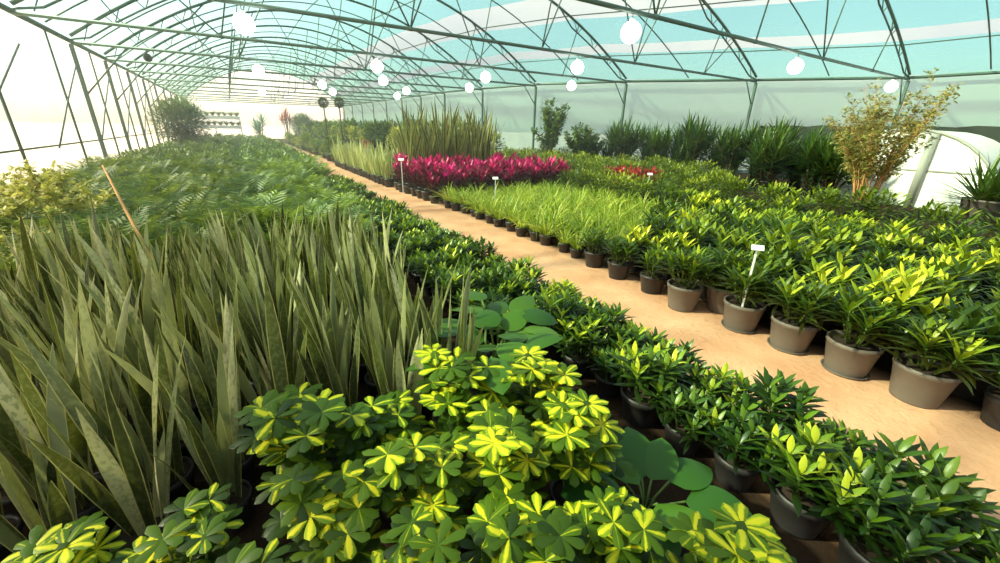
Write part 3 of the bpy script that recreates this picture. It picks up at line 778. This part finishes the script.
for i in range(7):
    bench(by, by+3.5, 4.9, 6.6, .72, f'grey timber slatted bench of pot plants, {ordw(i)} beyond the tall snake plants')
    c = 0
    for q in range(4):
        for xx in (5.25, 6.2):
            kk = 'lush' if (c+i) % 3 != 2 else 'lushpale'
            yy = by+.45+q*.86
            if i == 1 and q == 1 and xx == 5.25:
                put('terra', (xx-.02, yy, .72), 'leafy plant in a round terracotta pot near the bench edge', None, scale=.95)
            else:
                put(kk, (xx+jit(.04), yy+jit(.04), .72), f'{"green" if kk == "lush" else "pale yellow-green"} leafy pot plant on the {ordw(i)} bench, {("path", "wall")[xx > 6]} side, {ordw(q)} along', 'pot plants on the benches', scale=R(.85, 1.1))
            c += 1
    by += 3.9
n = 0; y = 20.4
while y < 44:
    put('lush' if n % 3 else 'lushpale', (4.1+jit(.1), y, 0), f'leafy pot plant on the ground along the far path, {ordw(n)} beyond the pale snake plants', 'leafy plants along the far path', scale=R(.6, 1.05)); y += .8+.01*n; n += 1
n = 0; y = 18.2
while y < 44:
    for x in (7.6, 8.7, 9.8, 10.9):
        put('lush', (x+jit(.2), y+jit(.2), 0), 'big leafy plant in the far right beds behind the benches', 'far right leafy plants', scale=R(1.2, 1.75))
    y += 1.35; n += 1
n = 0
for x in (8.9, 9.9, 10.9, 11.9):
    for y in (17.9+0*x,): pass

# topiary balls, red and round far plants
def topiary(h):
    s = MB(); s.tube([(0, 0, .2), (.01, 0, h*.6), (0, 0, h)], [.025, .022, .02], 6); b = MB(); leaf_ball(b, (0, 0, h), .15, 520, .06, .04, p_oval, shell=.6, low=-1)
    return s.mesh('stem', M['stem_brown']), b.mesh('foliage', M['topiary'])
KINDS['topiary'] = ('topiary_ball', 'tree', with_stems('topi', .14, .22, PB, [topiary(1.95)]))
put('topiary', (3.93, 22.6, 0), 'clipped ball tree on a bare stem, nearer the path', 'clipped ball trees', scale=1.4)
put('topiary', (4.66, 23.2-.6, 0), 'clipped ball tree on a bare stem, nearer the benches', 'clipped ball trees', scale=1.42)
KINDS['farred'] = ('red_cordyline', 'plant', with_stems('terra2', .2, .3, M['terracotta'], [cane_plant(2.0, 5, .5, .06, M['red'], .26, n=22)]))
put('farred', (4.6, 47.5, 0), 'red leaved cordyline at the far end of the path', None, scale=1.5)
KINDS['round'] = ('round_shrub', 'tree', with_stems('round', .35, .4, PB, [bushy(2.75, 1.3, 6500, .22, .05, M['shrub'], .35, lobes=11)]))
put('round', (-2.45, 30.2, 0), 'big round dark shrub standing by the cream left wall', None, scale=1.02)
put('round', (6.2, 49, 0), 'round dark shrub at the far end right of the path', None, scale=.95)
KINDS['bluepot'] = ('blue_green_yucca', 'plant', with_stems('terra2', .2, .3, M['terracotta'], [cane_plant(1.5, 4, .7, .09, M['blue'], .26, n=24)]))
put('bluepot', (2.35, 50.5, 0), 'blue-green yucca beside the white shelves at the far end', None, scale=1.5)

# white shelves with trailing plants at the far end
t = thing('plant_shelf', 'white two-tier shelf with rows of plants at the far end', 'shelf', (-3.8, 52, 0))
for z in (1.15, 2.05):
    b = MB(); b.box((0, 0, z), (4.6, .5, z+.3)); link('trough', b.mesh('trough', M['white'], False), t)
for x in (.08, 2.3, 4.52):
    b = MB(); b.box((x-.05, .2, 0), (x+.05, .3, 2.0)); link('upright', b.mesh('upright', M['white'], False), t)
_hs = [grass_tuft(70, .62, .05, .02, M['shrub']) for _ in range(2)]
KINDS['trail'] = ('trailing_plant', 'plant', [[('m', h, None, None)] for h in _hs])
for q, z in enumerate((1.44, 2.34)):
    for k in range(9):
        put('trail', (-3.55+k*.51, 52.2, z), f'trailing plant in the {("lower", "upper")[q]} white trough at the far end, {ordw(k)} from the wall', 'trailing plants in white troughs')

# along the right wall
i = 0
for x, y, s in ((13.9, 13.0, .95), (13.7, 12.1, 1.08), (14.3, 11.4, 1.0), (13.8, 10.5, .98), (14.4, 9.8, 1.12), (13.8, 9.1, 1.12), (14.4, 8.4, .98), (13.9, 7.7, 1.0), (14.3, 7.0, 1.05), (13.8, 6.4, 1.12), (14.6, 6.0, 1.0), (14.0, 5.3, .9), (13.9, 4.75, 1.0)):
    put('cane', (x, y, 0), f'tall dark sword-leaved dracaena in the back line, {ordw(i)} from the far end', 'tall dark dracaenas at the back', scale=s*1.05); i += 1
KINDS['leggy'] = ('leggy_shrub', 'tree', with_stems('leggy', .25, .36, PB, [airy_shrub(2.9, .75, 14, 60, .17, .08, M['shrub'], .32, M['stem_brown'], .016), airy_shrub(2.1, .7, 14, 55, .16, .075, M['shrub'], .32, M['stem_brown'], .016)]))
put('leggy', (12.2, 15.2, 0), 'tall leggy green shrub against the pale wall, left of its neighbour', 'leggy shrubs by the wall', var=0, scale=1.12)
put('leggy', (12.6, 13.6, 0), 'shorter leggy shrub beside the tall one by the pale wall', 'leggy shrubs by the wall', var=1, scale=1.12)
put('leggy', (13.6, 13.9, 0), 'thin shrub between the leggy pair and the dark dracaenas', 'leggy shrubs by the wall', var=1, scale=.9)
KINDS['weep'] = ('weeping_tree', 'tree', with_stems('weep', .26, .34, PB, [airy_shrub(2.75, 1.0, 36, 66, .085, .04, M['olive'], .3, M['stem_tan'], .014, base=.14)]))
put('weep', (11.8, 3.38, 0), 'airy sunlit tree with orange-tan stems and sparse golden leaves', None, rz=.4, scale=1.1)
KINDS['palm'] = ('arching_dracaena', 'plant', with_stems('palm', .33, .5, PG, [cane_plant(.82, 4, .8, .05, M['dark'], .45, n=44, spread=.2, up=.2, down=1.9)]))
put('palm', (13.0, 1.72, 0), 'dark arching dracaena in a big grey tub by the white tunnel', None, scale=1.15)

# white tunnel and dark net behind
t = thing('small_tunnel', 'small white plastic-covered tunnel with an arched end near the green wall', 'tunnel', (15.2, 3.85, 0))
b = MB(); n = 20; r0 = 2.0
pr = [(r0*math.cos(PI*k/n), r0*math.sin(PI*k/n)*.98) for k in range(n+1)]
vs = [(x, y, z) for x in (0, 1.3, 2.6, 3.9) for y, z in pr]
b.add(vs, [(i*(n+1)+k, i*(n+1)+k+1, (i+1)*(n+1)+k+1, (i+1)*(n+1)+k) for i in range(3) for k in range(n)]); link('cover', b.mesh('cover', M['sheet']), t)
b = MB(); vs = [(-.01, y, z) for y, z in pr]+[(-.01, y, 0) for y, z in pr]
b.add(vs, [(k, k+1, n+1+k+1, n+1+k) for k in range(n)]); link('end_panel', b.mesh('end_panel', M['sheet'], False), t)
b = MB(); b.tube([(-.03, y, z) for y, z in pr], .035, 6); link('end_hoop', b.mesh('end_hoop', M['pipe_grey']), t)
b = MB(); b.tube([(-.05, -.5, 1.85), (-.05, -.5, 0)], .1, 8); link('door_post', b.mesh('door_post', M['pipe_grey']), t)
b = MB(); b.box((-.035, -1.75, .93), (-.012, 1.75, .96)); link('seam', b.mesh('seam', M['pipe_grey'], False), t)
b = MB(); 
nn = 30
vs = []
for k in range(nn+1):
    y = -4+14*k/nn; w = .05*math.sin(k*1.3)
    vs += [(w, y, 0), (w*.6, y, 1.05), (w, y, 2.12+.03*math.sin(k*2.1)), (w+.03, y, 2.12+.03*math.sin(k*2.1)), (w*.6+.03, y, 1.05), (w+.03, y, 0)]
b.add(vs, [(6*k+a, 6*k+a+1, 6*k+7+a, 6*k+6+a) for k in range(nn) for a in range(5)])
thing('shade_net_screen', 'dark shade net screen along the foot of the green wall', 'screen', (19.6, 0, 0), mesh=b.mesh('shade_net', M['net']))

# left side wispy shrubs and the leaning cane
KINDS['wispy'] = ('wispy_shrub', 'plant', with_stems('wispy', .16, .24, PB, [airy_shrub(1.25, .55, 14, 46, .11, .045, M['yellowshrub'], .2, M['stem_green'], .009) for _ in range(2)]))
for i, (x, y, s) in enumerate(WISPY):
    put('wispy', (x, y, 0), f'wispy yellow-green shrub by the cream left wall, {ordw(i)} back from the snake plants', 'wispy shrubs by the left wall', scale=s)
b = MB(); b.tube([(.62, -2.05, 0), (.42, -1.4, .55), (.2, -.7, .95), (0, 0, 1.25)], [.016, .015, .013, .007], 7)
thing('leaning_cane', 'thin yellowish cane leaning between the wispy shrubs and snake plants', 'cane', (-1.24, 5.95, 0), mesh=b.mesh('cane', M['stem_tan']))

# weeds at the path's edge
KINDS['weed'] = ('weed', 'weed', [[('m', grass_tuft(7, .2, .012, 0, M['row'], r=.02), None, None)], [('m', grass_tuft(5, .26, .014, 0, M['stem_green'] and M['shrub'], r=.015), None, None)]])
for i, (x, y, w) in enumerate(((2.74, 3.15, 'farther'), (2.66, 2.62, 'middle'), (2.6, 2.36, 'nearer'))):
    put('weed', (x, y, 0), f'thin dry weed growing on the sandy path, {w} of three', 'weeds on the path', scale=1.1)

# ------------------------------------------------------------------ light
m, nt, out = new_mat('bloom_scatter')
vsn = nd(nt, 'ShaderNodeVolumeScatter', ins={'Color': (1., .97, .9, 1.), 'Density': BLOOM_DENSITY, 'Anisotropy': .5}); nt.links.new(vsn.outputs[0], out.inputs['Volume'])  # added scatter volume imitating lens bloom over the far end
b = MB(); b.box((XL+.3, 4.5, .02), (12.2, YF-.3, ZE-.2))
o = link('bloom_haze', b.mesh('bloom_haze', m, False), None, kind='stuff', label='added lens-glow haze hanging in the far part of the greenhouse', category='bloom_haze')
w = bpy.data.worlds.new('World'); sc.world = w; w.use_nodes = True
nt = w.node_tree; nt.nodes.clear()
sky = nd(nt, 'ShaderNodeTexSky', sky_type='NISHITA', sun_disc=False, sun_elevation=math.radians(38), sun_rotation=math.radians(-50), air_density=1., dust_density=2.5, ozone_density=1.5)
bg = nd(nt, 'ShaderNodeBackground', ins={1: .25}); nt.links.new(sky.outputs[0], bg.inputs[0])
wo = nd(nt, 'ShaderNodeOutputWorld'); nt.links.new(bg.outputs[0], wo.inputs[0])
L = bpy.data.lights.new('sun', 'SUN'); L.energy = 12.; L.color = (1., .87, .66); L.angle = math.radians(2.5)
lo = bpy.data.objects.new('sun', L); COL.objects.link(lo)
sd = Vector((-.72, .34, .62)).normalized()
lo.rotation_euler = (-sd).to_track_quat('-Z', 'Y').to_euler(); lo.location = sd*60

# ------------------------------------------------------------------ camera
F = 400.; H = 1.7
d1 = Vector((-268, -158.5, F)).normalized(); nn_ = Vector((-25, 1055, F)); nn_ = (nn_-d1*nn_.dot(d1)).normalized(); rr_ = nn_.cross(d1)
# world axis of camera x, y-down, z-forward: world X along rr_, Y along d1, Z along -nn_
cx = Vector((rr_.x, d1.x, -nn_.x)); cyd = Vector((rr_.y, d1.y, -nn_.y)); cz = Vector((rr_.z, d1.z, -nn_.z))
cam = bpy.data.cameras.new('camera'); cam.sensor_width = 36; cam.sensor_fit = 'HORIZONTAL'; cam.lens = F*36/1000; cam.clip_start = .05; cam.clip_end = 500
co = bpy.data.objects.new('camera', cam); COL.objects.link(co)
Mx = Matrix((( cx.x, -cyd.x, -cz.x, 0), (cx.y, -cyd.y, -cz.y, 0), (cx.z, -cyd.z, -cz.z, H), (0, 0, 0, 1)))
co.matrix_world = Mx
sc.camera = co
sc.view_settings.view_transform = 'Standard'; sc.view_settings.look = 'None'; sc.view_settings.exposure = .12; sc.view_settings.gamma = 1.
sc.view_settings.use_curve_mapping = False
sc.cycles.max_bounces = 10; sc.cycles.transparent_max_bounces = 16
